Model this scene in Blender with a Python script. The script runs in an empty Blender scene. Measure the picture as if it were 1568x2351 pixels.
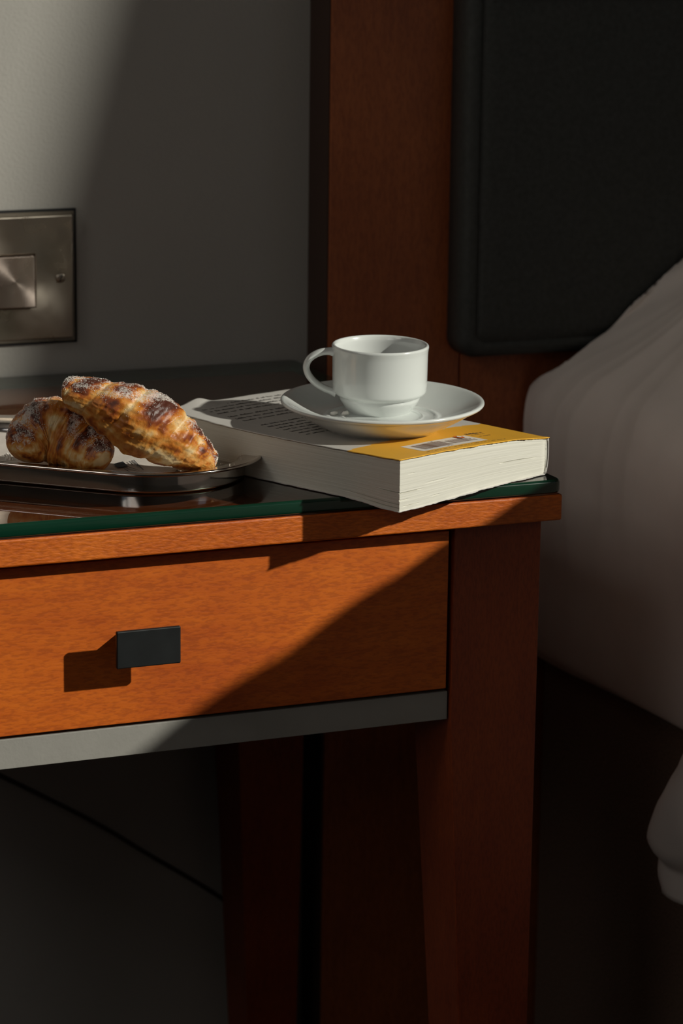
import bpy, bmesh, math, random
from mathutils import Vector, Matrix, noise

C = bpy.context.scene.collection
scene = bpy.context.scene
PI = math.pi

# ------------------------------------------------------------------ camera
# axes: x along the bedside table's front (right), y towards the wall, z up; origin = front right corner of the glass top
W, H, F = 1568, 2351, 6547.05
ROWS = ((0.9233681, 0.0761810, -0.3762816), (-0.3837378, 0.2129817, -0.8985455), (0.0116890, 0.9740817, 0.2258941))
EYE = Vector((-0.69056, -1.33999, 0.32903))
cam = bpy.data.cameras.new('camera')
cam.sensor_fit = 'VERTICAL'; cam.sensor_height = 36.0; cam.lens = 36.0 * F / H
cam.dof.use_dof = True; cam.dof.focus_distance = 1.48; cam.dof.aperture_fstop = 14.0
camo = bpy.data.objects.new('camera', cam); C.objects.link(camo)
M = Matrix(ROWS).to_4x4(); M.translation = EYE
camo.matrix_world = M
scene.camera = camo

def hit(px, py, axis, val):
    d = Matrix(ROWS) @ Vector((px - W / 2, H / 2 - py, -F))
    t = (val - EYE[axis]) / d[axis]
    return EYE + d * t

# ------------------------------------------------------------------ world, sun, sky light and added bed fill at the windows, exposure
scene.view_settings.view_transform = 'Standard'
scene.view_settings.look = 'None'
scene.view_settings.gamma = 1.0
scene.view_settings.use_curve_mapping = False
scene.view_settings.exposure = 0.0
world = bpy.data.worlds.new('world'); scene.world = world; world.use_nodes = True
world.node_tree.nodes['Background'].inputs[0].default_value = (0.45, 0.6, 0.8, 1)
world.node_tree.nodes['Background'].inputs[1].default_value = 0.3
TOSUN = Vector((1.10, -1.0, 0.78)).normalized()
sun = bpy.data.lights.new('sun', 'SUN'); sun.energy = 3.9; sun.angle = math.radians(1.05); sun.color = (1.0, 0.955, 0.855)
suno = bpy.data.objects.new('sun', sun); C.objects.link(suno)
suno.location = (1.5, -2, 2); suno.rotation_euler = TOSUN.to_track_quat('Z', 'Y').to_euler()

def area(name, loc, direction, sx, sy, energy, color):
    l = bpy.data.lights.new(name, 'AREA'); l.shape = 'RECTANGLE'; l.size = sx; l.size_y = sy; l.energy = energy; l.color = color
    o = bpy.data.objects.new(name, l); C.objects.link(o); o.location = loc
    o.rotation_euler = Vector(direction).to_track_quat('-Z', 'Z').to_euler()
    return o
area('sky_light_right', (2.14, -1.75, 1.15), (-1, 0, 0), 1.7, 1.7, 0.8, (0.8, 0.9, 1.0))
area('sky_light_left', (-2.42, -1.72, 1.25), (1, 0.5, -0.15), 0.8, 1.5, 5.5, (1.0, 0.94, 0.87))
area('bed_fill_light', (-2.42, -0.60, 1.60), (1, 0.05, -0.3), 0.8, 1.0, 8.0, (1.0, 0.91, 0.82))  # added fill behind the extra left window, brightens the bed
scene.cycles.max_bounces = 8
scene.cycles.diffuse_bounces = 4
scene.cycles.transparent_max_bounces = 12
scene.cycles.sample_clamp_indirect = 3.0

# ------------------------------------------------------------------ helpers
def link(o, parent=None):
    C.objects.link(o)
    if parent: o.parent = parent
    return o
def tag(o, label=None, cat=None, group=None, kind=None):
    if label: o['label'] = label
    if cat: o['category'] = cat
    if group: o['group'] = group
    if kind: o['kind'] = kind
    return o
def obj(name, bm, mat, parent=None, smooth=False, bevel=0.0, segs=2, angle=40):
    me = bpy.data.meshes.new(name)
    bmesh.ops.recalc_face_normals(bm, faces=bm.faces)
    bm.to_mesh(me); bm.free()
    for m in (mat if isinstance(mat, (list, tuple)) else [mat]): me.materials.append(m)
    if smooth or bevel:
        for p in me.polygons: p.use_smooth = True
        me.set_sharp_from_angle(angle=math.radians(angle)) if not smooth else None
    o = bpy.data.objects.new(name, me)
    if bevel:
        b = o.modifiers.new('bevel', 'BEVEL'); b.width = bevel; b.segments = segs; b.limit_method = 'ANGLE'; b.angle_limit = math.radians(35)
        b.harden_normals = True
    return link(o, parent)
def empty(name, loc, label, cat, group=None):
    o = bpy.data.objects.new(name, None); o.location = loc; o.empty_display_size = 0.02
    link(o); return tag(o, label, cat, group)
def rel(o, parent):
    """keep world coordinates while parented to an empty that is not at the origin"""
    o.parent = parent
    o.matrix_parent_inverse = Matrix.Translation(-parent.location)
    return o
def box(bm, x0, x1, y0, y1, z0, z1, mi=0):
    v = [bm.verts.new(p) for p in ((x0,y0,z0),(x1,y0,z0),(x1,y1,z0),(x0,y1,z0),(x0,y0,z1),(x1,y0,z1),(x1,y1,z1),(x0,y1,z1))]
    for f in ((0,3,2,1),(4,5,6,7),(0,1,5,4),(1,2,6,5),(2,3,7,6),(3,0,4,7)):
        fc = bm.faces.new([v[i] for i in f]); fc.material_index = mi
    return v
def boxobj(name, x0, x1, y0, y1, z0, z1, mat, parent=None, bevel=0.0, segs=2):
    bm = bmesh.new(); box(bm, x0, x1, y0, y1, z0, z1)
    o = obj(name, bm, mat, None, bevel=bevel, segs=segs)
    if parent: rel(o, parent)
    return o
def hexa(bm, bot, top):
    """bot, top: four xyz each"""
    v = [bm.verts.new(p) for p in list(bot) + list(top)]
    for f in ((0,3,2,1),(4,5,6,7),(0,1,5,4),(1,2,6,5),(2,3,7,6),(3,0,4,7)): bm.faces.new([v[i] for i in f])
def grid(bm, pts, closed_u=False, closed_v=False, cap=False):
    """pts[i][j] -> mesh of quads"""
    V = [[bm.verts.new(p) for p in row] for row in pts]
    nu, nv = len(V), len(V[0])
    for i in range(nu if closed_u else nu - 1):
        for j in range(nv if closed_v else nv - 1):
            bm.faces.new((V[i][j], V[(i+1) % nu][j], V[(i+1) % nu][(j+1) % nv], V[i][(j+1) % nv]))
    if cap:
        bm.faces.new(V[0]); bm.faces.new(V[-1][::-1])
    return V
def lathe(bm, prof, n=128, mat=None):
    rows = []
    for r, z in prof:
        row = []
        for k in range(n):
            a = 2 * PI * k / n
            row.append(Vector((r * math.cos(a), r * math.sin(a), z)))
        rows.append(row)
    V = []
    for (r, z), row in zip(prof, rows):
        V.append([bm.verts.new((0, 0, z))] * n if r < 1e-6 else [bm.verts.new(p) for p in row])
    for i in range(len(V) - 1):
        for j in range(n):
            q = []
            for v in (V[i][j], V[i+1][j], V[i+1][(j+1) % n], V[i][(j+1) % n]):
                if v not in q: q.append(v)
            if len(q) > 2: bm.faces.new(q)
def spline(pts, n):
    """Catmull-Rom through tuples of any length"""
    out = []
    P = [tuple(p) for p in pts]
    P = [tuple(2*a-b for a, b in zip(P[0], P[1]))] + P + [tuple(2*a-b for a, b in zip(P[-1], P[-2]))]
    m = len(P) - 3
    for k in range(n + 1):
        u = k / n * m; i = min(int(u), m - 1); t = u - i
        p0, p1, p2, p3 = P[i:i+4]
        out.append(tuple(0.5*((2*b)+(-a+c)*t+(2*a-5*b+4*c-d)*t*t+(-a+3*b-3*c+d)*t**3) for a, b, c, d in zip(p0, p1, p2, p3)))
    return out
def sm(a, b, x):
    t = max(0.0, min(1.0, (x - a) / (b - a))); return t * t * (3 - 2 * t)
def nz(x, y, z=0.0): return noise.noise(Vector((x, y, z)))
def fbm(x, y, z=0.0, o=4): return noise.fractal(Vector((x, y, z)), 1.0, 2.0, o)

# ------------------------------------------------------------------ materials
def mat(name):
    m = bpy.data.materials.new(name); m.use_nodes = True
    nt = m.node_tree; b = nt.nodes['Principled BSDF']
    return m, nt, b
def N(nt, t, **kw):
    n = nt.nodes.new(t)
    for k, v in kw.items():
        if k in n.inputs.keys(): n.inputs[k].default_value = v
        else: setattr(n, k, v)
    return n
def ramp(nt, stops):
    r = nt.nodes.new('ShaderNodeValToRGB'); e = r.color_ramp.elements
    while len(e) < len(stops): e.new(0.5)
    for el, (p, c) in zip(e, stops): el.position = p; el.color = (*c, 1)
    return r
def plain(name, col, rough=0.5, metal=0.0, noise_amt=0.0, scale=50, bump=0.0, bscale=400, coat=0.0, spec=0.5):
    m, nt, b = mat(name)
    b.inputs['Roughness'].default_value = rough; b.inputs['Metallic'].default_value = metal
    b.inputs['Coat Weight'].default_value = coat; b.inputs['Specular IOR Level'].default_value = spec
    tc = N(nt, 'ShaderNodeTexCoord')
    no = N(nt, 'ShaderNodeTexNoise', Scale=scale, Detail=6)
    nt.links.new(tc.outputs['Object'], no.inputs['Vector'])
    r = ramp(nt, [(0.3, tuple(c * (1 - noise_amt) for c in col)), (0.7, tuple(min(1, c * (1 + noise_amt)) for c in col))])
    nt.links.new(no.outputs['Fac'], r.inputs[0]); nt.links.new(r.outputs[0], b.inputs['Base Color'])
    if bump:
        n2 = N(nt, 'ShaderNodeTexNoise', Scale=bscale, Detail=3); nt.links.new(tc.outputs['Object'], n2.inputs['Vector'])
        bp = N(nt, 'ShaderNodeBump', Strength=bump, Distance=0.001)
        nt.links.new(n2.outputs['Fac'], bp.inputs['Height']); nt.links.new(bp.outputs[0], b.inputs['Normal'])
    return m
def wood(name, dark, mid, light, axis='X', rough=0.5, coat=0.08, stretch=14, scale=22, fleck=0.0):
    m, nt, b = mat(name)
    b.inputs['Roughness'].default_value = rough
    b.inputs['Coat Weight'].default_value = coat; b.inputs['Coat Roughness'].default_value = 0.28
    tc = N(nt, 'ShaderNodeTexCoord'); mp = N(nt, 'ShaderNodeMapping')
    s = [stretch] * 3; s['XYZ'.index(axis)] = 1.0
    mp.inputs['Scale'].default_value = s
    nt.links.new(tc.outputs['Object'], mp.inputs['Vector'])
    n1 = N(nt, 'ShaderNodeTexNoise', Scale=scale, Detail=8, Roughness=0.6)
    nt.links.new(mp.outputs[0], n1.inputs['Vector'])
    n2 = N(nt, 'ShaderNodeTexNoise', Scale=9, Detail=4, Roughness=0.55, Distortion=0.6)
    nt.links.new(tc.outputs['Object'], n2.inputs['Vector'])
    mx = N(nt, 'ShaderNodeMix'); mx.data_type = 'FLOAT'; mx.inputs[0].default_value = 0.62
    nt.links.new(n1.outputs['Fac'], mx.inputs[2]); nt.links.new(n2.outputs['Fac'], mx.inputs[3])
    r = ramp(nt, [(0.32, dark), (0.5, mid), (0.68, light)])
    nt.links.new(mx.outputs[0], r.inputs[0])
    out = r.outputs[0]
    # short dark flecks of the beech figure
    mp2 = N(nt, 'ShaderNodeMapping'); s2 = [260.0] * 3; s2['XYZ'.index(axis)] = 70.0
    mp2.inputs['Scale'].default_value = s2
    if fleck: mp2.inputs['Rotation'].default_value = (0, math.radians(-24), 0)
    nt.links.new(tc.outputs['Object'], mp2.inputs['Vector'])
    n3 = N(nt, 'ShaderNodeTexNoise', Scale=3.2, Detail=2); nt.links.new(mp2.outputs[0], n3.inputs['Vector'])
    r3 = ramp(nt, [(0.38, (0.62, 0.55, 0.5)), (0.55, (1, 1, 1)), (0.72, (1.0 + 0.2, 1.0 + 0.2, 1.2)) if fleck else (0.72, (1, 1, 1))])
    nt.links.new(n3.outputs['Fac'], r3.inputs[0])
    mu = N(nt, 'ShaderNodeMix'); mu.data_type = 'RGBA'; mu.blend_type = 'MULTIPLY'; mu.inputs[0].default_value = 0.55
    nt.links.new(out, mu.inputs[6]); nt.links.new(r3.outputs[0], mu.inputs[7])
    nt.links.new(mu.outputs[2], b.inputs['Base Color'])
    bp = N(nt, 'ShaderNodeBump', Strength=0.25 + fleck, Distance=0.0004)
    nt.links.new(n3.outputs['Fac'], bp.inputs['Height']); nt.links.new(bp.outputs[0], b.inputs['Normal'])
    return m

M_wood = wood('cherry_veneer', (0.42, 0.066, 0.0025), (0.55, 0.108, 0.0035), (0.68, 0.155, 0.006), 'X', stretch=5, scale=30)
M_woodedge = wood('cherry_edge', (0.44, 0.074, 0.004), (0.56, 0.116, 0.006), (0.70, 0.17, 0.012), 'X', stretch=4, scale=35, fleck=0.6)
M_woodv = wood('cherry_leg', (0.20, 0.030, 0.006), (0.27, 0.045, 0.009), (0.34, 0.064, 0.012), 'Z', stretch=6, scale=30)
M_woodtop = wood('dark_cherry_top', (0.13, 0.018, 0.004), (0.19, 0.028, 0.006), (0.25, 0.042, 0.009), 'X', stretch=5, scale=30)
M_panel = wood('cherry_panel', (0.24, 0.055, 0.016), (0.33, 0.085, 0.022), (0.42, 0.115, 0.03), 'Z', stretch=12, scale=26, rough=0.5, coat=0.1)
M_wall = plain('grey_wall_paint', (0.37, 0.355, 0.325), 0.85, noise_amt=0.03, scale=6, bump=0.25, bscale=420)
M_room = plain('room_paint', (0.46, 0.43, 0.39), 0.9, noise_amt=0.03, scale=4)
M_ceil = plain('ceiling_paint', (0.55, 0.53, 0.50), 0.9, noise_amt=0.02, scale=4)
M_carpet = plain('carpet', (0.03, 0.026, 0.022), 1.0, noise_amt=0.5, scale=500, bump=0.8, bscale=900, spec=0.1)
M_divan = plain('brown_divan_cloth', (0.24, 0.17, 0.125), 0.95, noise_amt=0.35, scale=700, bump=0.6, bscale=1200, spec=0.1)
M_leather = plain('black_leatherette', (0.050, 0.054, 0.050), 0.55, noise_amt=0.2, scale=300, bump=0.35, bscale=900, spec=0.35)
M_seam = plain('seam_thread', (0.05, 0.05, 0.047), 0.8)
M_sheet = plain('white_cotton', (0.84, 0.76, 0.70), 0.9, noise_amt=0.03, scale=30, bump=0.15, bscale=1500, spec=0.15)
M_rail = plain('painted_grey_rail', (0.29, 0.28, 0.255), 0.5, noise_amt=0.04, scale=60, bump=0.1)
M_black = plain('black_recess', (0.006, 0.006, 0.007), 0.8)
M_chinaw = plain('white_porcelain', (0.72, 0.75, 0.73), 0.18, noise_amt=0.01, scale=20, coat=0.6, bump=0.02, bscale=60)
M_coffee = plain('coffee', (0.02, 0.009, 0.004), 0.08)
M_handle = plain('black_metal_pull', (0.030, 0.033, 0.034), 0.42, metal=0.6, noise_amt=0.15, scale=80)
M_dark = plain('dark_edge', (0.05, 0.025, 0.017), 0.6)
M_cable = plain('cable', (0.03, 0.018, 0.012), 0.6)
M_paper = plain('tray_paper', (0.62, 0.56, 0.50), 0.8, noise_amt=0.03, scale=60, bump=0.15, bscale=300)
M_ink = plain('ink', (0.035, 0.04, 0.055), 0.7)
M_text = plain('print_ink', (0.06, 0.052, 0.047), 0.7)
M_barink = plain('barcode_ink', (0.20, 0.12, 0.105), 0.6)
M_label = plain('barcode_label', (0.72, 0.70, 0.66), 0.5)
M_orange = plain('orange_ink', (0.62, 0.14, 0.03), 0.5)
M_coverw = plain('white_cover', (0.60, 0.575, 0.54), 0.45, noise_amt=0.02, scale=40, coat=0.15)
M_covery = plain('yellow_cover', (0.80, 0.42, 0.042), 0.42, noise_amt=0.03, scale=40, coat=0.15)
M_sugar = plain('sugar', (0.86, 0.82, 0.76), 0.35)
M_curtain = plain('curtain_cloth', (0.12, 0.11, 0.10), 0.95, noise_amt=0.1, scale=200)
M_frame = plain('window_frame_paint', (0.35, 0.34, 0.32), 0.5)

def page_mat():
    m, nt, b = mat('page_edges')
    b.inputs['Roughness'].default_value = 0.9; b.inputs['Specular IOR Level'].default_value = 0.1
    b.inputs['Subsurface Weight'].default_value = 0.0
    tc = N(nt, 'ShaderNodeTexCoord'); mp = N(nt, 'ShaderNodeMapping'); mp.inputs['Scale'].default_value = (14, 14, 1500)
    nt.links.new(tc.outputs['Object'], mp.inputs['Vector'])
    n = N(nt, 'ShaderNodeTexNoise', Scale=2.2, Detail=4); nt.links.new(mp.outputs[0], n.inputs['Vector'])
    r = ramp(nt, [(0.22, (0.64, 0.615, 0.52)), (0.42, (0.70, 0.685, 0.605)), (0.7, (0.73, 0.715, 0.64))])
    nt.links.new(n.outputs['Fac'], r.inputs[0]); nt.links.new(r.outputs[0], b.inputs['Base Color'])
    bp = N(nt, 'ShaderNodeBump', Strength=0.12, Distance=0.0002)
    nt.links.new(n.outputs['Fac'], bp.inputs['Height']); nt.links.new(bp.outputs[0], b.inputs['Normal'])
    return m
M_page = page_mat()

def glass_mat(name, tint=(0.82, 0.93, 0.88)):
    """thin clear pane: straight-through tinted transmission plus Fresnel gloss (Schlick, same from both sides)"""
    m, nt, b = mat(name); nt.nodes.remove(b)
    out = nt.nodes['Material Output']
    geo = N(nt, 'ShaderNodeNewGeometry')
    dt = N(nt, 'ShaderNodeVectorMath', operation='DOT_PRODUCT')
    nt.links.new(geo.outputs['Incoming'], dt.inputs[0]); nt.links.new(geo.outputs['Normal'], dt.inputs[1])
    ab = N(nt, 'ShaderNodeMath', operation='ABSOLUTE'); nt.links.new(dt.outputs['Value'], ab.inputs[0])
    s = N(nt, 'ShaderNodeMath', operation='SUBTRACT'); s.inputs[0].default_value = 1.0; nt.links.new(ab.outputs[0], s.inputs[1])
    p = N(nt, 'ShaderNodeMath', operation='POWER'); nt.links.new(s.outputs[0], p.inputs[0]); p.inputs[1].default_value = 5.0
    ma = N(nt, 'ShaderNodeMath', operation='MULTIPLY_ADD'); nt.links.new(p.outputs[0], ma.inputs[0]); ma.inputs[1].default_value = 0.96; ma.inputs[2].default_value = 0.04
    tr = N(nt, 'ShaderNodeBsdfTransparent'); tr.inputs[0].default_value = (*tint, 1)
    gl = N(nt, 'ShaderNodeBsdfGlossy'); gl.inputs['Roughness'].default_value = 0.012; gl.inputs[0].default_value = (1, 1, 1, 1)
    mx = N(nt, 'ShaderNodeMixShader')
    nt.links.new(ma.outputs[0], mx.inputs[0]); nt.links.new(tr.outputs[0], mx.inputs[1]); nt.links.new(gl.outputs[0], mx.inputs[2])
    nt.links.new(mx.outputs[0], out.inputs[0])
    return m
M_glass = glass_mat('clear_glass')
M_winglass = glass_mat('window_glass', (0.97, 0.98, 0.975))
def tint_mat():
    m, nt, b = mat('glass_underside'); nt.nodes.remove(b)
    tr = N(nt, 'ShaderNodeBsdfTransparent'); tr.inputs[0].default_value = (0.86, 0.92, 0.88, 1)
    nt.links.new(tr.outputs[0], nt.nodes['Material Output'].inputs[0])
    return m
M_glassb = tint_mat()
M_glassedge = plain('green_glass_edge', (0.0035, 0.030, 0.016), 0.16, noise_amt=0.5, scale=4, coat=0.5)

def steel(name, col, rough, aniso=0.0, bump=0.0):
    m, nt, b = mat(name)
    b.inputs['Metallic'].default_value = 1.0; b.inputs['Base Color'].default_value = (*col, 1)
    b.inputs['Roughness'].default_value = rough; b.inputs['Anisotropic'].default_value = aniso
    if aniso:
        tg = N(nt, 'ShaderNodeTangent'); tg.direction_type = 'RADIAL'; tg.axis = 'Y'; nt.links.new(tg.outputs[0], b.inputs['Tangent'])
    tc = N(nt, 'ShaderNodeTexCoord'); mp = N(nt, 'ShaderNodeMapping'); mp.inputs['Scale'].default_value = (1, 1, 1)
    n = N(nt, 'ShaderNodeTexNoise', Scale=55, Detail=3)
    nt.links.new(tc.outputs['Object'], mp.inputs[0]); nt.links.new(mp.outputs[0], n.inputs['Vector'])
    r = ramp(nt, [(0.3, (rough * 0.7,) * 3), (0.7, (rough * 1.4,) * 3)])
    nt.links.new(n.outputs['Fac'], r.inputs[0]); nt.links.new(r.outputs[0], b.inputs['Roughness'])
    if bump:
        n2 = N(nt, 'ShaderNodeTexNoise', Scale=38, Detail=2); nt.links.new(tc.outputs['Object'], n2.inputs['Vector'])
        bp = N(nt, 'ShaderNodeBump', Strength=bump, Distance=0.0006)
        nt.links.new(n2.outputs['Fac'], bp.inputs['Height']); nt.links.new(bp.outputs[0], b.inputs['Normal'])
    return m
M_tray = steel('polished_steel', (0.52, 0.47, 0.43), 0.09)
M_plate = steel('brushed_switch_metal', (0.42, 0.37, 0.31), 0.34, aniso=0.75, bump=0.10)
M_rocker = steel('polished_rocker', (0.66, 0.55, 0.48), 0.24, aniso=0.75, bump=0.10)

def crust_mat(name, dusting, seed):
    m, nt, b = mat(name)
    b.inputs['Roughness'].default_value = 0.42; b.inputs['Specular IOR Level'].default_value = 0.45
    b.inputs['Subsurface Weight'].default_value = 0.12; b.inputs['Subsurface Radius'].default_value = (1.0, 0.45, 0.15); b.inputs['Subsurface Scale'].default_value = 0.002
    at = N(nt, 'ShaderNodeAttribute', attribute_name='bake')
    r = ramp(nt, [(0.0, (0.80, 0.60, 0.32)), (0.30, (0.68, 0.34, 0.085)), (0.55, (0.56, 0.185, 0.022)), (0.78, (0.26, 0.058, 0.014)), (1.0, (0.085, 0.024, 0.014))])
    nt.links.new(at.outputs['Fac'], r.inputs[0])
    # icing sugar dust lying on the crust
    ad = N(nt, 'ShaderNodeAttribute', attribute_name='dust')
    tc = N(nt, 'ShaderNodeTexCoord')
    n = N(nt, 'ShaderNodeTexNoise', Scale=900, Detail=3, Roughness=0.7); nt.links.new(tc.outputs['Object'], n.inputs['Vector'])
    ml = N(nt, 'ShaderNodeMath', operation='MULTIPLY'); nt.links.new(n.outputs['Fac'], ml.inputs[0]); nt.links.new(ad.outputs['Fac'], ml.inputs[1])
    rr = ramp(nt, [(0.42, (0, 0, 0)), (0.60, (dusting,) * 3)]); nt.links.new(ml.outputs[0], rr.inputs[0])
    mx = N(nt, 'ShaderNodeMix'); mx.data_type = 'RGBA'; nt.links.new(rr.outputs[0], mx.inputs[0]); nt.links.new(r.outputs[0], mx.inputs[6])
    mx.inputs[7].default_value = (0.80, 0.74, 0.68, 1)
    nt.links.new(mx.outputs[2], b.inputs['Base Color'])
    n2 = N(nt, 'ShaderNodeTexNoise', Scale=420, Detail=5, Roughness=0.6); nt.links.new(tc.outputs['Object'], n2.inputs['Vector'])
    bp = N(nt, 'ShaderNodeBump', Strength=0.7, Distance=0.0005)
    nt.links.new(n2.outputs['Fac'], bp.inputs['Height']); nt.links.new(bp.outputs[0], b.inputs['Normal'])
    return m

# ------------------------------------------------------------------ room shell
YW, ZF, ZC, XL, XR, YF = 0.3952, -0.60, 2.20, -2.3, 2.0, -3.6
T = 0.12
def struct(name, m, *boxes):
    bm = bmesh.new()
    for b_ in boxes: box(bm, *b_)
    return tag(obj(name, bm, m), kind='structure')
struct('floor', M_carpet, (XL - T, XR + T, YF - T, YW + T, ZF - T, ZF))
struct('ceiling', M_ceil, (XL - T, XR + T, YF - T, YW + T, ZC, ZC + T))
struct('wall_back', M_wall, (XL - T, XR + T, YW, YW + T, ZF, ZC))
struct('wall_front', M_room, (XL - T, XR + T, YF - T, YF, ZF, ZC))
R1 = (-2.60, -0.90, 0.30, 2.12)      # window opening in the right wall: y0, y1, z0, z1
struct('wall_right', M_room, (XR, XR + T, YF, R1[0], ZF, ZC), (XR, XR + T, R1[1], YW, ZF, ZC), (XR, XR + T, R1[0], R1[1], ZF, R1[2]), (XR, XR + T, R1[0], R1[1], R1[3], ZC))
R2 = (-2.12, -1.32, 0.50, 2.00)
R3 = (-0.98, -0.22, 1.10, 2.08)  # opening for the added fill window
struct('wall_left', M_room, (XL - T, XL, YF, R2[0], ZF, ZC), (XL - T, XL, R2[1], R3[0], ZF, ZC), (XL - T, XL, R3[1], YW, ZF, ZC), (XL - T, XL, R2[0], R2[1], ZF, R2[2]), (XL - T, XL, R2[0], R2[1], R2[3], ZC),
       (XL - T, XL, R3[0], R3[1], ZF, R3[2]), (XL - T, XL, R3[0], R3[1], R3[3], ZC))
def window(name, x, y0, y1, z0, z1, mull_y, mull_z, fw=0.05):
    bm = bmesh.new()
    for b_ in ((x, x + 0.05, y0, y1, z0, z0 + fw), (x, x + 0.05, y0, y1, z1 - fw, z1), (x, x + 0.05, y0, y0 + fw, z0 + fw, z1 - fw), (x, x + 0.05, y1 - fw, y1, z0 + fw, z1 - fw)): box(bm, *b_)
    for y in mull_y: box(bm, x + 0.005, x + 0.045, y - 0.03, y + 0.03, z0 + fw, z1 - fw)
    for z in mull_z: box(bm, x + 0.008, x + 0.042, y0 + fw, y1 - fw, z - 0.022, z + 0.022)
    fr = tag(obj(name, bm, M_frame), kind='structure')
    bm = bmesh.new(); box(bm, x + 0.022, x + 0.027, y0 + fw * .5, y1 - fw * .5, z0 + fw * .5, z1 - fw * .5)
    obj('pane', bm, M_winglass, fr)
window('window_1', XR + 0.04, *R1, (), ())
window('window_2', XL - 0.09, *R2, ((R2[0] + R2[1]) / 2,), (R2[3] - 0.60,))
window('fill_window', XL - 0.09, *R3, (), ())  # unseen window added only to let in fill light for the bed

# wood wall panelling behind the bed head
PF = 0.3612
wp = tag(boxobj('wood_panel', 0.0110, 0.1055, PF, YW - 0.0005, ZF, ZC, M_panel, bevel=0.0006), kind='structure'); wp.name = 'trim_1'
wp = tag(boxobj('trim_3', 0.0098, 0.0109, PF + 0.0012, YW - 0.0005, ZF, ZC, M_dark), kind='structure')  # thin dark strip covering the panel's left side
wp = tag(boxobj('trim_2', 0.1066, 1.85, PF, YW - 0.0005, ZF, ZC, M_panel, bevel=0.0006), kind='structure')

# ------------------------------------------------------------------ curtain at the right window (shades the back wall, outside the frame)
def curtain():
    rows = []
    for i in range(61):
        z = ZF + 0.03 + (ZC - 0.1 - ZF - 0.03) * i / 60
        ye = -1.403 + 0.33 * (max(z, 1.25) - 1.566)
        row = []
        for j in range(161):
            u = j / 160
            y = ye + (-0.45 - ye) * u
            row.append((1.82 + 0.03 * math.sin(u * 46) * sm(0, 0.06, u), y, z))
        rows.append(row)
    bm = bmesh.new(); grid(bm, rows)
    o = obj('curtain', bm, M_curtain, smooth=True)
    s = o.modifiers.new('thick', 'SOLIDIFY'); s.thickness = 0.003
    tag(o, 'dark curtain drawn halfway across the right window', 'curtain')
curtain()

# ------------------------------------------------------------------ bedside table
tb = empty('bedside_table', (-0.24, 0.2, ZF), 'cherry wood bedside table with one drawer and a grey rail below it', 'table')
XT0 = -0.48
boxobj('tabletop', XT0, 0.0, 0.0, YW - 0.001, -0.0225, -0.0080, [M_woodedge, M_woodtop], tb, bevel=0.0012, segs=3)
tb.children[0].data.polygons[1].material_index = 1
def leg(x0, x1, y0, y1, inx, iny):
    """straight to z=-.133, then tapered on the two inner sides"""
    bm = bmesh.new()
    za, zb, tp = -0.0226, -0.133, 0.0233
    xa, xb, ya, yb = x0, x1, y0, y1
    rings = []
    for z, k in ((za, 0), (zb, 0), (ZF + 0.001, 1)):
        X0, X1, Y0, Y1 = x0, x1, y0, y1
        if inx < 0: X0 += tp * k
        else: X1 -= tp * k
        if iny > 0: Y1 -= tp * k * 0.8
        else: Y0 += tp * k * 0.8
        rings.append([(X0, Y0, z), (X1, Y0, z), (X1, Y1, z), (X0, Y1, z)])
    V = [[bm.verts.new(p) for p in r] for r in rings]
    for i in range(2):
        for j in range(4): bm.faces.new((V[i][j], V[i][(j+1) % 4], V[i+1][(j+1) % 4], V[i+1][j]))
    bm.faces.new(V[0]); bm.faces.new(V[2][::-1])
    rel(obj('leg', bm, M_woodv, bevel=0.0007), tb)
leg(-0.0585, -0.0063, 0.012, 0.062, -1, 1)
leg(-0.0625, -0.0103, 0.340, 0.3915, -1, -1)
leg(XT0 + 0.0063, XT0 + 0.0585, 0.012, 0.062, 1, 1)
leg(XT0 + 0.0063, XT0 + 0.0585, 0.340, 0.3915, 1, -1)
DX0, DX1 = XT0 + 0.0612, -0.0612
dr = boxobj('drawer', DX0, DX1, 0.0125, 0.030, -0.1146, -0.0262, M_wood, tb, bevel=0.0006)
bm = bmesh.new()
for b_ in ((DX0 + 0.004, DX1 - 0.004, 0.0305, 0.3332, -0.106, -0.030),): box(bm, *b_)
rel(obj('drawer_box', bm, M_black), tb)
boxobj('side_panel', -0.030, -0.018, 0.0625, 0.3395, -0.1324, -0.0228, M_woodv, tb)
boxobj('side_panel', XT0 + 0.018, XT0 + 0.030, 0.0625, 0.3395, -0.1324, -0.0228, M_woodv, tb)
boxobj('rail', DX0 - 0.001, DX1 + 0.0016, 0.0140, 0.030, -0.1326, -0.1166, M_rail, tb, bevel=0.0004)['label'] = 'grey painted rail under the drawer'
boxobj('drawer_gap', DX0 - 0.0024, DX1 + 0.0024, 0.0200, 0.0302, -0.1165, -0.0229, M_black, tb)['label'] = 'black recessed gap around the drawer'
# pull: a flat plate held off the drawer by a post
hx0, hx1, hz0, hz1 = -0.2557, -0.2211, -0.0787, -0.0589
bm = bmesh.new(); box(bm, hx0, hx1, -0.0080, -0.0054, hz0, hz1)
hp = obj('handle', bm, M_handle, bevel=0.0008, segs=3); hp.parent = dr; hp.matrix_parent_inverse = dr.matrix_parent_inverse.inverted() @ dr.matrix_parent_inverse
hp['label'] = 'black rectangular metal pull'
bm = bmesh.new(); box(bm, hx0 + 0.006, hx1 - 0.010, -0.0055, 0.0126, hz0 + 0.004, hz1 - 0.007)
po = obj('handle_post', bm, M_handle, bevel=0.0005); po.parent = dr

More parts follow.
